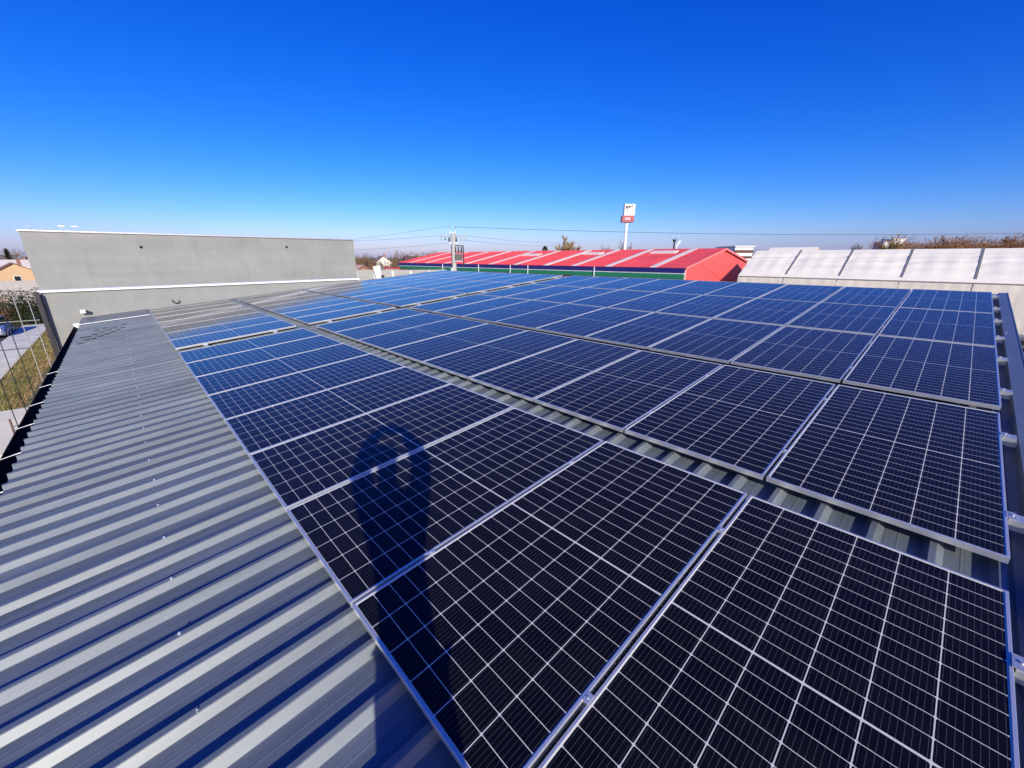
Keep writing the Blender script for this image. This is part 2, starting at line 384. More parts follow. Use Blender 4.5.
VBK = 9.96
for c in range(5):
    for k in range(7):
        copy_panel(c, VBK + k*1.058, 'back array panel, %s beyond the cross gap, %s' % (ORD[k], colname[c]), 'solar panels of the back array')
# mounting rails running along the roof under the panels, with their clamps
rail_me = MB()
for (x0, x1, z0, z1) in ((-.02, .02, -.0745, -.069), (-.02, -.015, -.069, -.041), (.015, .02, -.069, -.041), (-.02, -.006, -.041, -.0355), (.006, .02, -.041, -.0355)):
    rail_me.box(x0, x1, -.095, 17.38, z0, z1)
rail_me = rail_me.mesh('rail_profile', M['bright'])
mid_me = MB().box(-.02, .02, -.013, .013, .0006, .0022).tube([(0,0,.0022),(0,0,.005)], .005, 6).box(-.018, .018, -.008, .008, -.036, .0004).mesh('mid_clamp', M['alu'])
end_me = MB().box(-.036, .036, -.030, .008, .0008, .004).box(-.04, .04, -.072, -.003, -.0354, -.004).box(-.036, .036, -.03, -.003, -.0039, .0006).tube([(0,-.016,.004),(0,-.016,.010)], .0065, 6).mesh('end_clamp', M['galv'])
RO = [(.45, 1.655), (.43, 1.625), (.48, 1.64), (.53, 1.62), (.5, 1.70)]
for c in range(5):
    for i in range(2):
        u = LO[c] + RO[c][i]
        r = thing('mounting_rail', 'silver mounting rail under the %s edge of the panels, %s' % (('lower', 'upper')[i], colname[c]), 'mounting rail', rp(u, 0, 0), 0, 'rails under the solar panels')
        r.rotation_euler = ROT
        link('rail_profile', rail_me, r)
        link('end_clamp', end_me, r, (0, DV[c]-.003, 0))
        for k in range(1, 9): link('mid_clamp', mid_me, r, (0, k*1.058 + DV[c] - .010, 0))
        link('end_clamp', end_me, r, (0, 8*1.058 + PW + DV[c] + .003, 0), (0, 0, math.pi))
        link('end_clamp', end_me, r, (0, VBK - .003, 0))
        for k in range(1, 7): link('mid_clamp', mid_me, r, (0, VBK + k*1.058 - .010, 0))

# ---------------------------------------------------------------- the grey rendered neighbour building
nb = thing('grey_building', 'grey rendered windowless building with white metal coping rising behind the panels', 'building', (0, 18.8, G))
zz = lambda z: z - G
MB().box(-2.25, 7.30, 0, .35, 0, zz(.60)).box(-2.25, -1.9, .352, 11, 0, zz(-.7)).box(6.95, 7.30, .352, 11, 0, zz(-.7)).build('lower_wall', M['stucco'], nb)
MB().box(-1.899, 6.949, .352, 11.0, zz(-.9), zz(-.7)).build('flat_roof', M['concrete'], nb)
MB().box(-3.35, 12.02, 11.2, 26, 0, zz(2.72)).build('upper_wall', M['stucco'], nb)
MB().hexa([(-2.30,-.07,zz(.59)),(7.34,-.07,zz(.63)),(7.34,.02,zz(.63)),(-2.30,.02,zz(.59)),(-2.30,-.07,zz(.65)),(7.34,-.07,zz(.69)),(7.34,.024,zz(.71)),(-2.30,.024,zz(.67))]).build('ledge_flashing', M['white_metal'], nb)
MB().box(-3.41, 12.09, 11.13, 26.08, zz(2.722), zz(2.79)).build('coping', M['galv'], nb)
for X, Z in ((.70, 2.09), (7.68, 2.2)):
    MB().tube([(X, 11.3, zz(Z)), (X, 11.19, zz(Z))], .07, 14).tube([(X, 11.19, zz(Z)), (X, 11.15, zz(Z)-.02)], [.07, .045], 14).build('vent_outlet', M['dark'], nb)
# aerial bits on the coping
a = thing('roof_bracket', 'thin metal rod leaning on the left end of the grey wall coping', 'rod', (-2.9, 30.3, 2.792))
MB().tube([(0,0,0),(-.26,0,.22)], .012, 6).tube([(0,0,0),(0,0,.06)], .04, 8).build('rod', M['galv'], a)
for i, (X, lab) in enumerate(((-1.98, 'white flat lamp head above grey wall coping, left of the pair'), (-1.53, 'white flat lamp head above grey wall coping, right of the pair'))):
    a = thing('rooftop_lamp', lab, 'lamp', (X, 30.5, 2.792), 0, 'lamps above the grey wall')
    MB().tube([(0,0,0),(0,0,.2)], .011, 6).build('stem', M['galv'], a)
    MB().box(-.12, .10, -.06, .06, .2, .25).build('head', M['white_metal'], a)
fl = thing('floodlight', 'small white floodlight on the grey wall beside the gutter end', 'floodlight', (-1.48, 18.79, -.02))
MB().tube([(0,.01,0),(0,-.10,0)], .02, 8).build('arm', M['white_metal'], fl)
MB().hexa([(-.08,-.17,-.04),(.04,-.17,-.04),(.04,-.10,-.055),(-.08,-.10,-.055),(-.08,-.18,.03),(.04,-.18,.03),(.04,-.10,.065),(-.08,-.10,.065)]).build('housing', M['white_metal'], fl)
MB().box(.042, .10, -.16, -.09, -.045, .035).build('driver_box', M['black'], fl)
hk = thing('cable_loop', 'dark cable loop sticking out of the lower grey wall', 'cable', (.80, 18.79, .13))
MB().tube([(-.10,.01,.05),(-.10,-.05,.05),(-.09,-.06,-.02),(-.03,-.06,-.05),(.05,-.06,-.045),(.09,-.06,.0),(.06,-.06,.05)], .014, 8).build('cable', M['black'], hk)
# corner column, bars
cc = thing('steel_column', 'dark square steel column standing at the corner of the grey wall', 'column', (-2.325, 18.72, G))
MB().box(-.05, .05, -.05, .05, .02, zz(.62)).build('shaft', mat('column_steel', (.045,.045,.05), .35, .3, var=.2), cc)
MB().box(-.1, .1, -.1, .1, 0, .02).build('base_plate', M['dark'], cc)
MB().tube([(.075,-.04,.1),(.075,-.04,zz(.55))], .018, 8).build('drain_pipe', M['black'], cc)
fr = thing('metal_bar_frame', 'tall frame of thin metal bars and rails left of the grey wall', 'metal frame', (-2.45, 18.64, G))
for i in range(5):
    X = -.07 - i*.262
    MB().tube([(X, 0, 0), (X, 0, zz(.66))], .011, 8).build('bar', M['bars'] if i < 2 else M['dark'], fr)
for z in (.66, -.17, -.95, -1.8, -3.2):
    MB().box(-1.2, .02, .016, .030, zz(z)-.009, zz(z)+.009).build('rail', M['bars'] if abs(z+.17) < .1 else M['dark'], fr)
ps = thing('stake', 'thin rusty stake standing on the pale concrete beside the gutter', 'stake', (-4.17, 21.4, G+.14))
MB().tube([(0,0,0),(.01,0,.62)], .03, 8).build('rod', mat('rust', (.13,.08,.06), .8), ps)
MB().box(-.05,.05,-.05,.05,0,.02).build('foot', M['dark'], ps)

# ---------------------------------------------------------------- vegetation builders
bark = mat('bark', (.14,.10,.075), .9, spec=.1, var=.2)
def twigmat(n_, a, b): return mix2(mat(n_, a, .9, spec=.1), a, b, .9)
TW = {'brown': twigmat('twigs_brown', (.20,.11,.06), (.30,.19,.11)), 'grey': twigmat('twigs_grey', (.16,.12,.1), (.24,.19,.16)), 'gold': twigmat('twigs_gold', (.34,.21,.09), (.42,.30,.15)),
      'rust': twigmat('twigs_rust', (.25,.11,.05), (.33,.18,.08)), 'green': twigmat('needles_dark', (.018,.03,.012), (.04,.055,.02)), 'mix': twigmat('twigs_mixed', (.12,.10,.05), (.25,.15,.10))}
def bare_tree(name, label, cat, loc, h, spread, tw, rnd, dens=1.0, group=None, evergreen=False):
    rr = random.Random(rnd)
    t = thing(name, label, cat, loc, 0, group)
    tr, cr = MB(), MB()
    def twig(p, d, l, wd):
        s = d.orthogonal(); s.rotate(Matrix.Rotation(rr.uniform(0, 6.28), 3, d)); s.normalize()
        cr.face([p - s*wd, p + s*wd, p + d*l])
    def branch(p, d, l, r, lev):
        n_ = 3; pts = [p]; q = p.copy(); dd = d.copy()
        for i in range(n_):
            dd = (dd + Vector((rr.uniform(-.18,.18), rr.uniform(-.18,.18), rr.uniform(-.02,.16)))).normalized(); q = q + dd*l/n_; pts.append(q.copy())
        tr.tube(pts, [r*(1 - .55*i/n_) for i in range(n_+1)], 5, caps=False)
        if lev >= 3:
            for i in range(int(9*dens)):
                b = pts[rr.randrange(1, n_+1)]
                v = (dd + Vector((rr.uniform(-1,1), rr.uniform(-1,1), rr.uniform(-.3,.9)))).normalized()
                twig(b, v, h*rr.uniform(.06,.13), h*.0035)
            return
        for i in range(4 if lev < 2 else 3):
            b = pts[rr.randrange(2 if lev == 0 else 1, n_+1)]
            v = (dd*.7 + Vector((rr.uniform(-1,1)*spread, rr.uniform(-1,1)*spread, rr.uniform(0,.6)))).normalized()
            branch(b, v, l*rr.uniform(.55,.8), r*.5, lev+1)
    if evergreen:
        tr.tube([(0,0,0),(0,0,h*.95)], [h*.03, h*.004], 7)
        for i in range(int(1500*dens)):
            z = rr.uniform(.1, 1); rad = spread*h*(1-z)**.75*(.65+.35*math.sin(z*37+rr.uniform(-1,1)))*rr.uniform(.55,1); a_ = rr.uniform(0, 6.28)
            p = Vector((rad*math.cos(a_), rad*math.sin(a_), z*h)); d = Vector((math.cos(a_), math.sin(a_), rr.uniform(-.5,.4))).normalized()
            twig(p, d, h*rr.uniform(.04,.09), h*.014)
    else:
        branch(Vector((0,0,0)), Vector((0,0,1)), h*.42, h*.03, 0)
    tr.build('trunk', bark, t, normals=False); cr.build('crown', TW[tw], t, normals=False)
    return t
def thicket(name, pts, hfun, depth, n, tw, seed, wd=.10, ln=1.2, label=None, stuff=True, cat=None):
    rr = random.Random(seed); b = MB()
    for i in range(n):
        t_ = rr.uniform(0, len(pts)-1.001); k = int(t_); f = t_-k
        P = Vector(pts[k]).lerp(Vector(pts[k+1]), f)
        hh = hfun(t_/(len(pts)-1), rr)
        z = hh*rr.uniform(0, 1)**.8
        p = P + Vector((rr.uniform(-depth,depth), rr.uniform(-depth,depth), z))
        d = Vector((rr.uniform(-1,1), rr.uniform(-1,1), rr.uniform(-.1,1.4))).normalized(); s = d.orthogonal(); s.rotate(Matrix.Rotation(rr.uniform(0,6.28), 3, d)); s.normalize()
        l = ln*rr.uniform(.5,1.2)
        b.face([p - s*wd, p + s*wd, p + d*l])
    o = b.build(name, TW[tw], normals=False)
    if label: tag(o, label, cat)
    if stuff: kind(o, 'stuff')
    return o

# ---------------------------------------------------------------- red roofed hall
XH, YH0, YH1 = 50.0, 23.45, 94.0
RH_ = 0
red = thing('red_hall', 'long low hall with bright red roof and blue, white and green wall bands', 'building', (XH, YH0, G))
red_roof = mat('red_roof_sheet', (.72,.085,.085), .5, var=.12, vscale=.25)
red_wall = mat('red_gable_sheet', (.72,.11,.10), .5, var=.05, vscale=.6)
streaks(red_roof); LENH = YH1 - YH0; xr, xe2 = 11.5, 21.3; ze, zr, ze2 = .42, 2.76, 1.0
MB().prism([(0, 0), (xe2, 0), (xe2, zz(ze2)-.15), (xr, zz(zr)-.15), (0, zz(ze)-.15)], 'y', 0, LENH).build('wall', red_wall, red)
rbm = MB()
sl = (zr-ze)/xr
nr = 190
for s_, (xa, za, xb, zb) in enumerate(((-.35, ze-.35*sl, xr, zr), (xr, zr, xe2+.3, ze2-.06))):
    for i in range(nr):
        y0 = -.25 + (LENH+.5)*i/nr; y1 = -.25 + (LENH+.5)*(i+1)/nr; ym = y0 + (y1-y0)*.35
        for ya, yb, h in ((y0, ym, .045), (ym, y1, 0)):
            rbm.hexa([(xa,ya,zz(za)-.03),(xb,ya,zz(zb)-.03),(xb,yb,zz(zb)-.03),(xa,yb,zz(za)-.03),(xa,ya,zz(za)+h),(xb,ya,zz(zb)+h),(xb,yb,zz(zb)+h),(xa,yb,zz(za)+h)])
hr = rbm.build('roof', red_roof, red, normals=False)
sky_m = mat('skylight_sheet', (.92,.82,.66), .5, var=.1, vscale=1)
for yw in (27.0, 33.8, 39.8, 45.6, 52.6, 59.2, 66.5, 73.5, 81, 88):
    y0 = yw - YH0; wd = .9
    MB().hexa([(-.36,y0,zz(ze-.36*sl)),(xr-.3,y0,zz(zr-.3*sl)),(xr-.3,y0+wd,zz(zr-.3*sl)),(-.36,y0+wd,zz(ze-.36*sl)),
               (-.36,y0,zz(ze-.36*sl)+.075),(xr-.3,y0,zz(zr-.3*sl)+.075),(xr-.3,y0+wd,zz(zr-.3*sl)+.075),(-.36,y0+wd,zz(ze-.36*sl)+.075)]).build('skylight_strip', sky_m, hr)
for (x0, x1, y0, y1) in ((8.2, 9.6, 5.6, 9.4), (7.6, 9.0, 18.0, 21.4), (6.8, 8.2, 31.2, 35.0)):
    MB().hexa([(x0,y0,zz(ze+x0*sl)),(x1,y0,zz(ze+x1*sl)),(x1,y1,zz(ze+x1*sl)),(x0,y1,zz(ze+x0*sl)),
               (x0,y0,zz(ze+x0*sl)+.16),(x1,y0,zz(ze+x1*sl)+.16),(x1,y1,zz(ze+x1*sl)+.16),(x0,y1,zz(ze+x0*sl)+.16)]).build('pale_roof_patch', sky_m, hr)
for nm, c_, z0, z1, o_ in (('blue_band', (.022,.02,.16), -.27, .30, .34), ('white_band', (.75,.78,.8), -.39, -.275, .31), ('green_band', (.02,.22,.10), -1.0, -.395, .28)):
    MB().box(-o_, -.002, -.06, LENH, zz(z0), zz(z1)).build(nm, mat(nm, c_, .5, var=.08), red)
for yw in (36.5, 49.9, 54.2, 63, 75):
    MB().tube([(-.42, yw-YH0, 0), (-.42, yw-YH0, zz(.3))], .06, 8).build('downpipe', M['white_metal'], red)
MB().box(.02, .42, -.04, -.002, 0, zz(ze)-.1).build('pale_corner_trim', mat('pale_pink', (.8,.42,.38), .5), red)
MB().hexa([(-.3,-.30,zz(ze)-.30),(xr,-.30,zz(zr)-.22),(xr,-.252,zz(zr)-.22),(-.3,-.252,zz(ze)-.30),(-.3,-.30,zz(ze)+.0),(xr,-.30,zz(zr)+.06),(xr,-.252,zz(zr)+.06),(-.3,-.252,zz(ze)+.0)]).build('barge_board', mat('barge_red', (.75,.2,.18), .5), red)
MB().hexa([(xr,-.30,zz(zr)-.22),(xe2+.3,-.30,zz(ze2)-.32),(xe2+.3,-.252,zz(ze2)-.32),(xr,-.252,zz(zr)-.22),(xr,-.30,zz(zr)+.06),(xe2+.3,-.30,zz(ze2)-.02),(xe2+.3,-.252,zz(ze2)-.02),(xr,-.252,zz(zr)+.06)]).build('barge_board', bpy.data.materials['barge_red'], red)
for yw in [62 + i*3.3 for i in range(9)]:
    MB().box(-.05, -.003, yw-YH0, yw-YH0+1.6, zz(-2.3), zz(-.95)).build('window', M['glassdark'], red)
wb = tag(MB().box(49.55, 49.75, 93.6, 101.5, G, -.75).build('red_hoarding', mat('hoarding_red', (.62,.08,.07), .6)), 'red hoarding with pale panels at the far corner of the red hall', 'hoarding')
for i in range(5):
    MB().box(49.53, 49.549, 94.2+i*1.4, 94.9+i*1.4, -2.2, -1.15).build('pale_panel', M['white_metal'], wb)

# chimney on the red roof
ch = thing('roof_flue', 'dark flue post with white fork rising behind the red roof ridge', 'flue', (71.5, 35.7, G))
MB().tube([(0,0,0),(0,0,zz(4.1))], .13, 8).build('post', M['dark'], ch)
MB().hexa([(-.24,-.1,zz(4.1)),(.24,-.1,zz(4.1)),(.24,.1,zz(4.1)),(-.24,.1,zz(4.1)),(-.5,-.1,zz(4.55)),(.5,-.1,zz(4.55)),(.5,.1,zz(4.55)),(-.5,.1,zz(4.55))]).build('head', M['dark'], ch)
MB().tube([(.25,-.25,zz(2.6)),(.4,-.35,zz(3.6)),(.75,-.7,zz(4.3))], .17, 8).build('white_pipe', M['white_metal'], ch)
MB().tube([(-.2,0,zz(4.5)),(-.6,.4,zz(5.2))], .04, 6).tube([(.5,0,zz(4.5)),(.8,-.5,zz(5.3))], .05, 6).build('aerial', M['galv'], ch)

# advertising pylon
dirx = Vector((1.94, -1.83, 0)).normalized()
sg = thing('sign_pylon', 'tall white pole sign with white board above a dark red board', 'sign', (78.4, 49.8, G), math.atan2(dirx.y, dirx.x))
MB().tube([(0,0,0),(0,0,zz(8.9))], [.36,.28], 14).build('pole', M['white_metal'], sg)
MB().box(-.75, 1.35, -.55, .55, zz(9.75), zz(11.9)).build('white_board', mat('sign_white', (.8,.8,.8), .4), sg)
MB().box(-1.15, 1.3, -.62, .6, zz(8.45), zz(9.74)).build('red_board', mat('sign_red', (.3,.03,.05), .4), sg)
mk = MB()
for (x0, x1, z0, z1) in ((-.6,-.12,11.0,11.6), (-.02,.36,11.05,11.6), (.42,.64,11.25,11.55), (.68,.95,11.4,11.72)): mk.box(x0, x1, -.575, -.552, zz(z0), zz(z1))
mk.build('dark_lettering', M['black'], sg)
mk = MB()
for (x0, x1, z0, z1) in ((-.45,-.28,10.3,10.6), (-.22,-.05,10.35,10.75), (.0,.2,10.35,10.6), (.5,.62,10.3,10.5), (.68,.78,10.5,10.8)): mk.box(x0, x1, -.575, -.552, zz(z0), zz(z1))
mk.build('grey_lettering', mat('sign_grey', (.3,.3,.3), .5), sg)
mk = MB()
for k in range(4): mk.box(-.55+k*.28, -.33+k*.28, -.645, -.622, zz(8.85), zz(9.35))
mk.build('pink_lettering', mat('sign_pink', (.75,.42,.48), .5), sg)

# ---------------------------------------------------------------- white membrane tents
tm = mat('membrane', (.93,.85,.67), .6, spec=.3, var=.05, vscale=.7, bump=.5, bscale=1.6, stretch=(1,.35,1))
seam_m = mat('seam', (.2,.19,.18), .7)
wallm = mat('membrane_wall', (.86,.77,.63), .6, spec=.3, var=.06, vscale=1.1, bump=.6, bscale=1.3, stretch=(1,2,.5))
streaks(tm, .95, 1.06); streaks(wallm, .9, 1.06)
XT, BAY, YT1 = 44.0, 3.93, 15.29
def tent_profile(x):      # height of the tent roof above the eave, bulging
    t = x/4.2
    return -.15 + 2.38*(t**.92)
def tent():
    t = thing('storage_tent', 'long white membrane storage tent with dark seams beyond the panel field', 'tent', (XT, YT1, G))
    bays = 8
    rm, sm = MB(), MB()
    N, K = 26, 16
    for b in range(bays):
        g = [[None]*(K+1) for _ in range(N+1)]
        for i in range(N+1):
            for j in range(K+1):
                x = 4.2*i/N; y = -(b + j/K)*BAY
                bl = .05*math.sin(math.pi*j/K)*math.sin(math.pi*i/N)
                cr = -.11*math.exp(-((i-19)/.6)**2) - .08*math.exp(-((i-15)/.6)**2)*(.6+.4*math.sin(b*2.1+j*.4)) + .03*math.sin(i*.9+b) * math.sin(math.pi*i/N) + .02*math.sin(j*1.3+b*2)*math.sin(math.pi*i/N)
                cr *= min(1, 3*math.sin(math.pi*j/K) + .02)
                g[i][j] = rm.bm.verts.new((x, y, zz(tent_profile(x)) + bl + cr))
        for i in range(N):
            for j in range(K):
                f = rm.bm.faces.new((g[i][j], g[i+1][j], g[i+1][j+1], g[i][j+1])); f.smooth = True
    for i in range(N): 
        x0, x1 = 4.2*i/N, 4.2*(i+1)/N
        rm.face([(4.2+x0, 0, zz(tent_profile(4.2-x0))), (4.2+x1, 0, zz(tent_profile(4.2-x1))), (4.2+x1, -bays*BAY, zz(tent_profile(4.2-x1))), (4.2+x0, -bays*BAY, zz(tent_profile(4.2-x0)))])
    rf = rm.build('roof_membrane', tm, t, normals=False)
    for b in range(1, bays):
        y = -b*BAY
        pts = [(4.2*i/N, y, zz(tent_profile(4.2*i/N)) + .02) for i in range(2, N+1)]
        sm = MB()
        for p, q in zip(pts, pts[1:]):
            sm.hexa([(p[0],y-.07,p[2]-.03),(q[0],y-.07,q[2]-.03),(q[0],y+.07,q[2]-.03),(p[0],y+.07,p[2]-.03),(p[0],y-.07,p[2]+.015),(q[0],y-.07,q[2]+.015),(q[0],y+.07,q[2]+.015),(p[0],y+.07,p[2]+.015)])
        sm.build('seam', seam_m, rf)
        MB().tube([(-.05, y, zz(-.22)), (-.06, y+.03, zz(-.6)), (-.05, y, zz(-1.5))], .03, 6).build('tie_rope', seam_m, t)
    wmb = MB(); NJ = bays*16
    zs = [zz(-.17), zz(-.5), zz(-1.2), zz(-2.4), 0]
    g = [[wmb.bm.verts.new(((-.04 + .05*math.sin(j*1.9+i)*(.4 if i else 0) - (.03 if i else 0)), -bays*BAY*j/NJ, z)) for j in range(NJ+1)] for i, z in enumerate(zs)]
    for i in range(4):
        for j in range(NJ):
            f = wmb.bm.faces.new((g[i][j], g[i][j+1], g[i+1][j+1], g[i+1][j])); f.smooth = True
    wmb.face([(-.04,0,0), (8.4,0,0), (8.4,0,zz(-.15)), (4.2,0,zz(2.22)), (-.04,0,zz(-.15))])
    wmb.face([(8.4,0,0), (8.4,-bays*BAY,0), (8.4,-bays*BAY,zz(-.15)), (8.4,0,zz(-.15))])
    wmb.build('side_wall', wallm, t, normals=False)
    MB().box(-.10, -.065, -bays*BAY, 0, zz(-.2), zz(-.165)).build('eave_strap', mat('strap', (.4,.38,.35), .7), t)
    return t
tent()
t2 = thing('background_tent', 'second white tent standing behind the near tent, beside the red gable', 'tent', (58, 18.6, G))
MB().prism([(0,0),(14,0),(14,zz(-.05)),(7,zz(2.75)),(0,zz(-.05))], 'y', -5, 0).build('side_wall', wallm, t2)
MB().hexa([(-.2,-5.2,zz(-.12)),(7,-5.2,zz(2.77)),(7,.15,zz(2.77)),(-.2,.15,zz(-.12)),(-.2,-5.2,zz(-.06)),(7,-5.2,zz(2.83)),(7,.15,zz(2.83)),(-.2,.15,zz(-.06))]).hexa([(14.2,-5.2,zz(-.12)),(7.01,-5.2,zz(2.77)),(7.01,.15,zz(2.77)),(14.2,.15,zz(-.12)),(14.2,-5.2,zz(-.06)),(7.01,-5.2,zz(2.83)),(7.01,.15,zz(2.83)),(14.2,.15,zz(-.06))]).build('roof_membrane', tm, t2)
pd = thing('dark_pile', 'dark stacked pile lying before the white tent wall at the right edge', 'pile', (41.2, -3.6, G))
for i in range(5):
    MB().box(-.7+random.uniform(-.1,.1), .7, -1.2+random.uniform(-.15,.15), 1.0, i*.24, i*.24+.2).build('layer', M['dark'] if i % 2 else M['flash'], pd)

# ---------------------------------------------------------------- far buildings
def house(label, loc, rotz, w_, d_, h_, rh, wallc, roofc, chim=True, cat='house', name='house', wins=2, over=.35):
    t = thing(name, label, cat, loc, rotz)
    MB().prism([(-w_/2,0),(w_/2,0),(w_/2,h_),(0,h_+rh-.12),(-w_/2,h_)], 'y', 0, d_).build('wall', mat('house_wall', wallc, .85, var=.06), t)
    sl_ = rh/(w_/2); rb_ = MB()
    for sgn in (1,-1):
        xe = sgn*(w_/2+over); zе = h_ - over*sl_
        rb_.hexa([(xe,-over,zе-.02),(0,-over,h_+rh-.02),(0,d_+over,h_+rh-.02),(xe,d_+over,zе-.02),(xe,-over,zе+.14),(0,-over,h_+rh+.14),(0,d_+over,h_+rh+.14),(xe,d_+over,zе+.14)])
    r_ = rb_.build('roof', mat('house_roof', roofc, .8, var=.15), t)
    if chim: MB().box(w_*.12, w_*.12+.6, d_*.4, d_*.4+.6, h_+rh*.4, h_+rh+.8).build('chimney', mat('chimney_brick', (.3,.15,.1), .9), r_)
    for i in range(wins):
        X = -w_/2 + w_*(i+1)/(wins+1)
        f_ = MB().box(X-.55, X+.55, -.06, -.003, h_*.35, h_*.35+1.2).build('window', M['white_metal'], t)
        MB().box(X-.45, X+.45, -.075, -.062, h_*.35+.1, h_*.35+1.1).build('pane', M['glassdark'], f_)
    return t
D0 = math.atan2(.7288, .6848) - math.pi/2      # facing the camera
house('orange gabled house with a dark roof edge left of the grey wall', (-16.3, 139, G), R(8), 6.2, 10, 2.9, 1.9, (.6,.4,.22), (.22,.10,.07), wins=1)
house('pale house with light roof behind the orange gabled house, at the photo edge', (-25.5, 178, G), R(80), 8, 12, 3.2, 2.3, (.7,.62,.55), (.55,.45,.42))
house('cream house with snow pale roof behind the orange house and the grey wall', (-15.5, 188, G), R(70), 8, 11, 3.2, 2.0, (.75,.6,.5), (.62,.55,.5))
house('low terracotta roofed house at the far left edge of the photo, beside the orange house', (-23.5, 132, G), R(95), 6, 8, 2.4, 1.7, (.6,.5,.42), (.42,.17,.1), wins=1)
cw = tag(MB().box(-16, -7.4, 80, 80.25, G, -1.2).build('concrete_wall', mat('pale_panel_wall', (.42,.38,.36), .9, var=.12)), 'pale concrete boundary wall below the orange gabled house', 'wall')
house('white two storey house above the bare trees right of the grey wall', (60.0, 122.5, G), D0+R(25), 4.6, 8, 4.6, 1.7, (.82,.78,.66), (.3,.2,.16), wins=2)
house('cream gabled house with dark brown roof between white house and red hall', (64.5, 117.5, G), D0+R(-60), 6, 9, 4.3, 1.9, (.72,.62,.42), (.12,.07,.06), wins=2)
house('dark roofed house with white verge beside the red hall corner', (63, 104, G), D0+R(-75), 6.5, 8, 3.2, 2.2, (.7,.66,.6), (.13,.11,.1), wins=1, over=.5)
house('low brick house with pinkish roof behind the grey boundary wall', (41, 95, G), D0+R(60), 6, 9, 2.6, 1.6, (.42,.2,.12), (.48,.3,.26), wins=2)
gw = thing('boundary_wall', 'grey concrete boundary wall with white posts right of the grey building', 'wall', (0,0,0))
A_, B_ = Vector((20, 62.7, G)), Vector((34, 50.9, G)); dd_ = (B_-A_).normalized(); L_ = (B_-A_).length
gw.location = A_; gw.rotation_euler = (0,0,math.atan2(dd_.y, dd_.x))
MB().box(0, L_, 0, .15, 0, zz(-.12)).build('wall_panel', mat('fence_panel', (.36,.35,.33), .9, var=.1), gw)
for i in range(7):
    MB().box(.4+i*2.55, .62+i*2.55, -.14, -.003, 0, zz(-.28)).build('post', M['white_metal'], gw)
cv = thing('white_chute', 'slanting white sheeted chute before the grey boundary wall', 'chute', (26.2, 55.8, G), D0)
MB().hexa([(.25,-.4,0),(.95,-.4,0),(.95,.3,0),(.25,.3,0),(-.75,-.4,zz(.35)),(.15,-.4,zz(.55)),(.15,.3,zz(.55)),(-.75,.3,zz(.35))]).build('body', mat('sheet_white', (.75,.72,.68), .7, var=.12, vscale=4, bump=1, bscale=6), cv)
MB().box(.3, .75, -.46, -.405, zz(-1.1), zz(-.8)).build('dark_opening', M['dark'], cv)
wbld = thing('white_building', 'white flat roofed block with dark window bands behind the red gable', 'building', (107.5, 36.2, G), D0)
MB().box(-2.0, 2.2, 0, 9, 0, zz(3.9)).build('wall', M['white_metal'], wbld)
for z0, z1 in ((2.55, 3.2), (1.3, 1.85)):
    MB().box(-2.06, 2.26, -.06, -.003, zz(z0), zz(z1)).build('window_band', M['glassdark'], wbld)
MB().box(-2.3, 2.5, -.4, 9.2, zz(3.92), zz(4.1)).build('roof', M['white_metal'], wbld)
fw_ = thing('distant_white_block', 'distant white block above the brown trees behind the tent', 'building', (400, 35.4, G), D0)
MB().box(-2, 6, 0, 10, 0, zz(13.6)).build('wall', M['white_metal'], fw_)
MB().box(-7, -2.01, 2, 10, 0, zz(12)).build('annexe', M['white_metal'], fw_)
MB().box(-2.3, 6.3, -.3, 10.3, zz(13.62), zz(14)).build('roof', M['white_metal'], fw_)

# ---------------------------------------------------------------- utility pole with transformer platform, wires
up = thing('utility_pole', 'concrete utility pole with crossarms and transformer platform before the red hall', 'utility pole', (25.85, 37.45, G), D0)
MB().tube([(0,0,0),(0,0,zz(3.9))], [.30,.19], 10).build('pole', M['pole'], up)
MB().box(-1.35, 1.45, -.05, .05, zz(3.62), zz(3.72)).build('crossarm', M['bars'], up)
MB().tube([(-.32,0,zz(3.2)),(-.32,0,zz(4.75))], .035, 6).tube([(.25,0,zz(3.2)),(.25,0,zz(4.75))], .035, 6).box(-.38,.32,-.04,.04,zz(4.0),zz(4.06)).build('pole_top_fork', M['galv'], up)
for X in (-1.25, -.85, .85, 1.3):
    MB().tube([(X,0,zz(3.6)),(X,0,zz(3.28))], [.03,.06], 8).build('insulator', M['dark'] if X == -.85 else M['pole'], up)
for X in (.2, .5, .8): MB().tube([(X,-.1,zz(2.05)),(X,-.1,zz(2.62))], [.09,.06], 8).build('fuse', M['dark'], up)
for X in (-.45, .3): MB().tube([(X,0,zz(3.1)),(X,.05,zz(3.55))], .07, 8).build('bushing', M['dark'], up)
MB().box(-.05, .95, -.35, .35, zz(1.15), zz(1.22)).build('platform', M['galv'], up)
tb = MB().box(.12, .82, -.3, .28, zz(1.24), zz(1.95)).build('transformer', mat('transformer_grey', (.2,.2,.19), .6), up)
for i in range(5): MB().box(.16+i*.14, .22+i*.14, -.36, -.303, zz(1.3), zz(1.88)).build('cooling_fin', M['dark'], tb)
for X in (-.2, 1.0): MB().box(X-.06, X+.06, -.06, .06, zz(.7), zz(2.7)).build('side_frame', M['dark'], up)
MB().box(-.3, 1.05, -.06, .06, zz(2.68), zz(2.78)).build('frame_head', M['dark'], up)
MB().box(-.5, .5, -.06, .06, zz(3.0), zz(3.08)).build('lower_crossarm', M['white_metal'], up)
MB().box(-.34, -.04, -.28, -.1, zz(-.2), zz(.5)).build('meter_box', M['galv'], up)
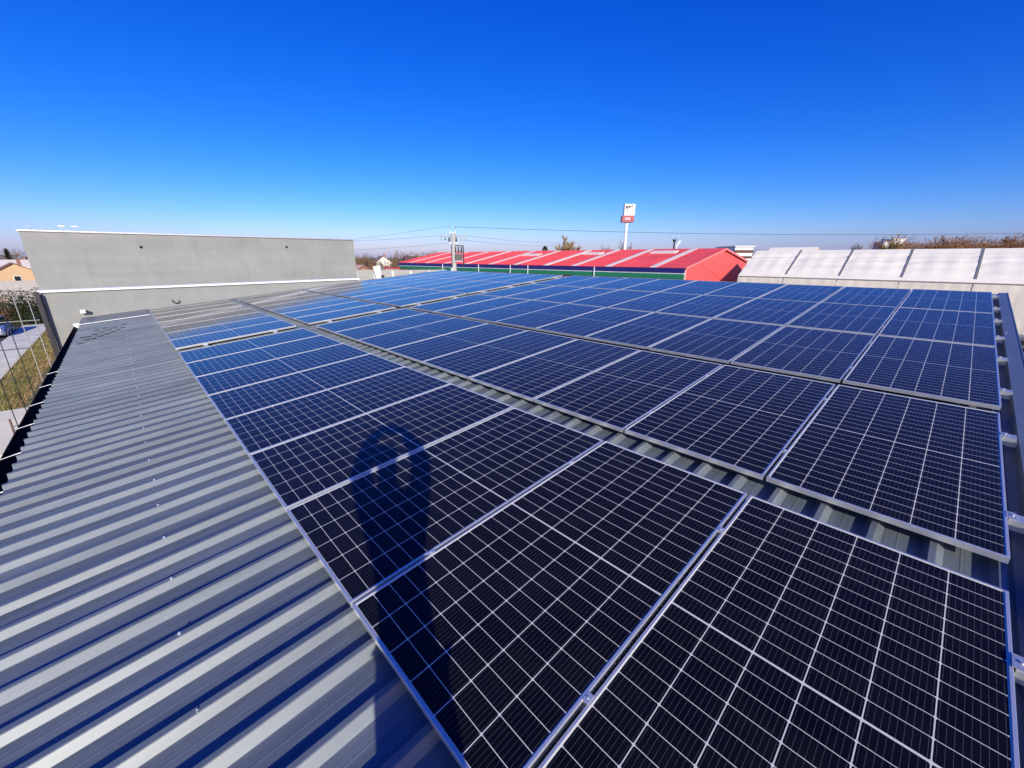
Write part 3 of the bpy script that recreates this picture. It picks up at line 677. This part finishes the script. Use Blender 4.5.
def wire(label, a_, b_, sag, r=.011):
    a_, b_ = Vector(a_), Vector(b_)
    pts = [a_.lerp(b_, t/16) - Vector((0,0,sag*4*(t/16)*(1-t/16))) for t in range(17)]
    return tag(MB().tube(pts, r, 5).build('overhead_wire', M['wire']), label, 'wire', 'overhead wires')
wire('overhead wire running right from the pole top across the whole sky', (25.95, 37.3, 4.6), (118, -40, 6.6), 1.5, .02)
wire('upper overhead wire running left from the crossarm over the roofs', (24.95, 38.3, 3.75), (8, 56.0, 3.2), .35)
wire('lower overhead wire sloping left from the pole over the grey wall end', (25.6, 37.7, 3.0), (10.5, 57, 1.9), .2)
wire('thin wire from the pole fork sloping left into the distance', (25.6, 37.6, 4.7), (12, 63, 2.6), .3)
wire('upper wire from right crossarm tip towards the red hall trees', (26.85, 36.5, 3.75), (66, 52, 4.3), .35)
wire('lower wire from right crossarm tip dropping towards the red roof', (26.6, 36.75, 3.3), (64, 54, 3.9), .35)

# ---------------------------------------------------------------- trees, hedge, thickets
bare_tree('evergreen_tree', 'small dark conical evergreen top above the red roof ridge', 'tree', (81, 74.8, G), 8.7, .22, 'green', 3, .7, evergreen=True)
bare_tree('bare_tree', 'yellowish bare tree rising above the red roof left of the sign', 'tree', (92.9, 77.4, G), 11.6, 1.15, 'gold', 11, 7.0)
bare_tree('bare_tree', 'small brown bare tree left of the sign pylon foot', 'tree', (90.5, 63.5, G), 9.2, .5, 'brown', 12, 1.2)
bare_tree('bare_tree', 'small bare tree just right of the sign pylon pole', 'tree', (92, 57, G), 9.4, .5, 'grey', 14, 1.2)
bare_tree('bare_tree', 'grey bare tree standing alone above the white tent ridge', 'tree', (140, 20.6, G), 9.6, .8, 'grey', 15, 2.2)
for i, (x, y, h, tw, lab) in enumerate(((157, 14.2, 11.3, 'gold', 'golden brown bare tree clump beside the distant white block'), (166, 6.5, 11.6, 'rust', 'rusty bare tree standing highest in the middle of the right skyline'),
        (181, -5.0, 12.4, 'brown', 'broad brown bare tree near the right edge of the skyline'))):
    bare_tree('bare_tree', lab, 'tree', (x, y, G), h, 1.1, tw, 60+i, 6)
bare_tree('evergreen_tree', 'dark pointed evergreen above the houses left of the grey wall', 'tree', (-25, 212, G), 8.6, .13, 'green', 5, .8, evergreen=True)
for i, (x, y, h, tw, lab) in enumerate(((45, 118, 7.0, 'mix', 'dull brown bare tree at the right end of the grey building'), (51, 117, 7.2, 'brown', 'brown bare tree between the grey building and the white house'),
        (47, 104, 5.2, 'rust', 'rusty brown bare tree in front of the low brick house'), (58, 108, 5.6, 'mix', 'bare tree before the white house and cream gable'), (74, 118, 8.0, 'brown', 'brown bare tree behind the left end of the red roof'))):
    bare_tree('bare_tree', lab, 'tree', (x, y, G), h, .75, tw, 20+i, 2.5)
thicket('distant_wood', [(159, 16.5, G), (171, 4, G), (186, -10, G), (205, -32, G)], lambda t, r: (9.9 + 1.0*math.sin(t*19+1) + .6*math.sin(t*47) + 1.4*t)*r.uniform(.78,1.04), 4, 46000, 'rust', 31, .065, 1.0)
thicket('distant_wood', [(30, 200, G), (60, 190, G), (110, 165, G), (170, 130, G), (235, 92, G)], lambda t, r: (6.6 + 1.1*math.sin(t*31) + .8*math.sin(t*77))*r.uniform(.7,1.05), 6, 9000, 'mix', 32, .17, 1.9)
thicket('distant_wood', [(44, 126, G), (58, 121, G), (80, 112, G)], lambda t, r: (5.6 + .8*math.sin(t*21) + .5*math.sin(t*50))*r.uniform(.7,1.05), 3, 6000, 'mix', 35, .08, .9)
thicket('distant_wood', [(-60, 230, G), (-30, 225, G), (5, 235, G)], lambda t, r: (7.6 + 1.2*math.sin(t*31))*r.uniform(.7,1.05), 6, 4000, 'mix', 33, .17, 1.9)
thicket('distant_wood', [(240, 90, G), (420, 60, G), (480, -40, G)], lambda t, r: 9*r.uniform(.7,1.05), 8, 5000, 'grey', 34, .25, 2.4)
thicket('hedge', [(-8.2, 58.5, G), (-3.0, 58.5, G)], lambda t, r: 3.3*r.uniform(.5,1.02), .8, 7000, 'green', 41, .05, .22, 'tall dark evergreen hedge behind the metal bars', False, 'hedge')
thicket('bare_shrub', [(-11, 60, G), (-8.6, 60, G)], lambda t, r: 2.9*r.uniform(.3,1.02), 1.0, 2500, 'rust', 42, .03, .7, 'rusty brown leafless shrub behind the parked car', False, 'shrub')
thicket('verge_grass', [(-5.2, 26, G), (-5.2, 55, G)], lambda t, r: .05, .75, 9000, 'gold', 43, .012, .22)
# grass on the verge is green in tufts
gt = thicket('grass_tufts', [(-5.3, 26, G), (-5.4, 52, G)], lambda t, r: .04, .6, 8000, 'green', 44, .014, .2)
gt.data.materials[0] = mix2(mat('grass_blades', (.1,.14,.03), .8), (.09,.13,.025), (.2,.21,.06), .7)

# ---------------------------------------------------------------- parked car
car = thing('parked_car', 'blue grey parked car on the road beside the pavement', 'car', (-8.6, 51.8, G+.006))
paint = mat('car_paint', (.42,.47,.55), .22, .3)
cb = MB()
def section(y, hw, z0, z1): return [(-hw,y,z0),(hw,y,z0),(hw*1.02,y,(z0+z1)/2),(hw*.92,y,z1),(-hw*.92,y,z1),(-hw*1.02,y,(z0+z1)/2)]
secs = [section(-2.15,.70,.35,.62), section(-1.95,.84,.24,.78), section(-.9,.88,.2,.92), section(.6,.88,.2,.95), section(1.7,.86,.22,.98), section(2.1,.74,.35,.9)]
V = [[cb.bm.verts.new(p) for p in s_] for s_ in secs]
for A, B in zip(V, V[1:]):
    for k in range(6): cb.bm.faces.new((A[k], A[(k+1)%6], B[(k+1)%6], B[k])).smooth = True
cb.bm.faces.new(V[0]); cb.bm.faces.new(V[-1][::-1]); cb.build('body', paint, car)
gs = MB().hexa([(-.78,-.95,.90),(.78,-.95,.90),(.78,1.75,.95),(-.78,1.75,.95),(-.6,-.2,1.42),(.6,-.2,1.42),(.6,1.25,1.44),(-.6,1.25,1.44)]).build('cabin_glass', M['glassdark'], car)
MB().hexa([(-.62,-.22,1.425),(.62,-.22,1.425),(.62,1.28,1.445),(-.62,1.28,1.445),(-.55,-.1,1.47),(.55,-.1,1.47),(.55,1.15,1.49),(-.55,1.15,1.49)]).build('roof', paint, car)
for sx in (-1, 1):
    for y in (-1.3, 1.3):
        wh = MB().tube([(sx*.66, y, .32), (sx*.90, y, .32)], .32, 20).build('wheel', M['black'], car)
        MB().tube([(sx*.9, y, .32), (sx*.915, y, .32)], .2, 16).build('rim', M['alu'], wh)
    MB().box(sx*.6-.14, sx*.6+.14, -2.08, -1.93, .58, .74).build('headlight', M['white_metal'], car)
    MB().box(sx*.62-.1, sx*.62+.1, 2.0, 2.12, .68, .86).build('tail_light', mat('tail_red', (.4,.02,.02), .3), car)

# ---------------------------------------------------------------- the photographer, standing behind the camera; the shadow on the panels is theirs
FW = Vector((.6848, .7288, 0)); RT = Vector((FW.y, -FW.x, 0))
pb_ = CAM_LOC - FW*.42 + RT*.11
ru = pb_.x/math.cos(TH)
foot = Vector((pb_.x, pb_.y, pb_.x*math.tan(TH) - .120/math.cos(TH) + RH))
HGT = foot.z
per = thing('person', 'person in dark padded jacket and jeans holding up a phone on the roof strip', 'person', foot, math.atan2(FW.y, FW.x) - math.pi/2)
# local frame: x right, y forward, z up from the roof ribs
ez = CAM_LOC.z - foot.z
def skin(name, verts, edges, m, parent, sub=2):
    me = bpy.data.meshes.new(name); me.from_pydata([v[0] for v in verts], edges, []); me.materials.append(m)
    o = link(name, me, parent)
    o.modifiers.new('skin', 'SKIN').use_smooth_shade = True
    for i, v in enumerate(verts):
        r_ = v[1]; me.skin_vertices[0].data[i].radius = r_ if isinstance(r_, tuple) else (r_, r_)
    me.skin_vertices[0].data[0].use_root = True
    o.modifiers.new('sub', 'SUBSURF').levels = sub; o.modifiers['sub'].render_levels = sub
    return o
skinm = mat('skin', (.55,.33,.24), .5); coat = mat('coat', (.015,.017,.025), .8, bump=.3, bscale=15); jean = mat('jeans', (.03,.045,.09), .85); hairm = mat('hair', (.03,.02,.015), .6); shoe = mat('shoes', (.02,.02,.02), .6)
hz = ez - .088                                         # head centre
shz = hz - .255
HX, PX = -.055, -.11      # head leans towards the phone; phone offset
V_ = [((0,.0,.92),(.12,.09)), ((-.01,.0,1.12),(.12,.09)), ((-.03,-.01,shz-.02),(.13,.09)), ((HX,0,shz+.08),(.055,.055)), ((HX,.015,hz-.06),(.07,.08)), ((HX,.02,hz+.03),(.085,.1)), ((HX,.015,hz+.10),(.05,.06))]
E_ = [(0,1),(1,2),(2,3),(3,4),(4,5),(5,6)]
def add(p, r_, par): V_.append((p, r_)); E_.append((par, len(V_)-1)); return len(V_)-1
for sx in (-1, 1):
    a1 = add((sx*.165-.03,.0,shz-.015), .055, 2); a2 = add((sx*.24-.06,.13,ez-.19+sx*.05), .045, a1)
    a3 = add((sx*.17+PX+.01,.28,ez-.06), .038, a2); a4 = add((sx*.115+PX,.375,ez-.025), .032, a3); a5 = add((sx*.10+PX,.392,ez-.002), (.03,.018), a4)
    for f_ in range(4):
        b0 = add((sx*.098+PX, .398-.002*f_, ez+.018-.016*f_), .0085, a5); b1 = add((sx*.085+PX, .404, ez+.026-.017*f_), .008, b0); b2 = add((sx*.068+PX, .402, ez+.026-.016*f_), .007, b1)
    t0 = add((sx*.085+PX,.375,ez-.03), .010, a5); t1 = add((sx*.062+PX,.378,ez-.02), .009, t0)
    h1 = add((sx*.075,.0,.82), .075, 0); h2 = add((sx*.072,.03,.48), .05, h1); h3 = add((sx*.075,.0,.09), .04, h2); h4 = add((sx*.085,.12,.04), (.04,.035), h3)
body = skin('body', V_, E_, skinm, per)
J = [((.01,0,.76),(.178,.13)), ((0,0,.95),(.15,.12)), ((-.01,0,1.12),(.16,.13)), ((-.03,-.01,shz-.05),(.178,.13)), ((HX+.01,0,shz+.06),(.08,.08))]; JE = [(0,1),(1,2),(2,3),(3,4)]
for sx in (-1, 1):
    n0 = len(J); J += [((sx*.175-.03,0,shz-.015),.082), ((sx*.24-.06,.13,ez-.19+sx*.05),.082), ((sx*.17+PX+.01,.28,ez-.06),.064), ((sx*.12+PX,.37,ez-.03),.046)]
    JE += [(3,n0),(n0,n0+1),(n0+1,n0+2),(n0+2,n0+3)]
skin('jacket', J, JE, coat, per)
T = [((0,0,.95),(.145,.115))]; TE = []
for sx in (-1, 1):
    n0 = len(T); T += [((sx*.075,0,.74),.092), ((sx*.072,.03,.47),.07), ((sx*.075,.0,.10),.058)]; TE += [(0,n0),(n0,n0+1),(n0+1,n0+2)]
skin('trousers', T, TE, jean, per)
for sx in (-1, 1):
    skin('shoe', [((sx*.075,-.05,.045),(.045,.045)), ((sx*.08,.07,.04),(.047,.042)), ((sx*.09,.19,.032),(.042,.032))], [(0,1),(1,2)], shoe, per)
skin('hat', [((HX,-.035,hz-.02),(.112,.085)), ((HX,-.03,hz+.06),(.116,.095)), ((HX,-.005,hz+.12),(.095,.095))], [(0,1),(1,2)], hairm, per)
fc = MB()
for sx in (-1, 1): fc.tube([(HX+sx*.032,.108,hz+.015),(HX+sx*.032,.116,hz+.015)], [.013,.006], 8)
fc.build('eyes', M['black'], per)
MB().hexa([(HX+x_,y_,hz+z_) for x_,y_,z_ in ((-.016,.10,-.03),(.016,.10,-.03),(.010,.128,-.025),(-.010,.128,-.025),(-.008,.10,.02),(.008,.10,.02),(.005,.112,.015),(-.005,.112,.015))]).build('nose', skinm, per)
ph = thing('mobile_phone', 'black mobile phone held level in both hands of the person on the roof', 'phone', CAM_LOC)
ph.rotation_euler = cam.rotation_euler
MB().box(-.075, .075, -.05, .022, .012, .020).build('case', M['black'], ph)
MB().box(-.071, .071, -.046, .018, .0205, .021).build('screen', M['glassdark'], ph)
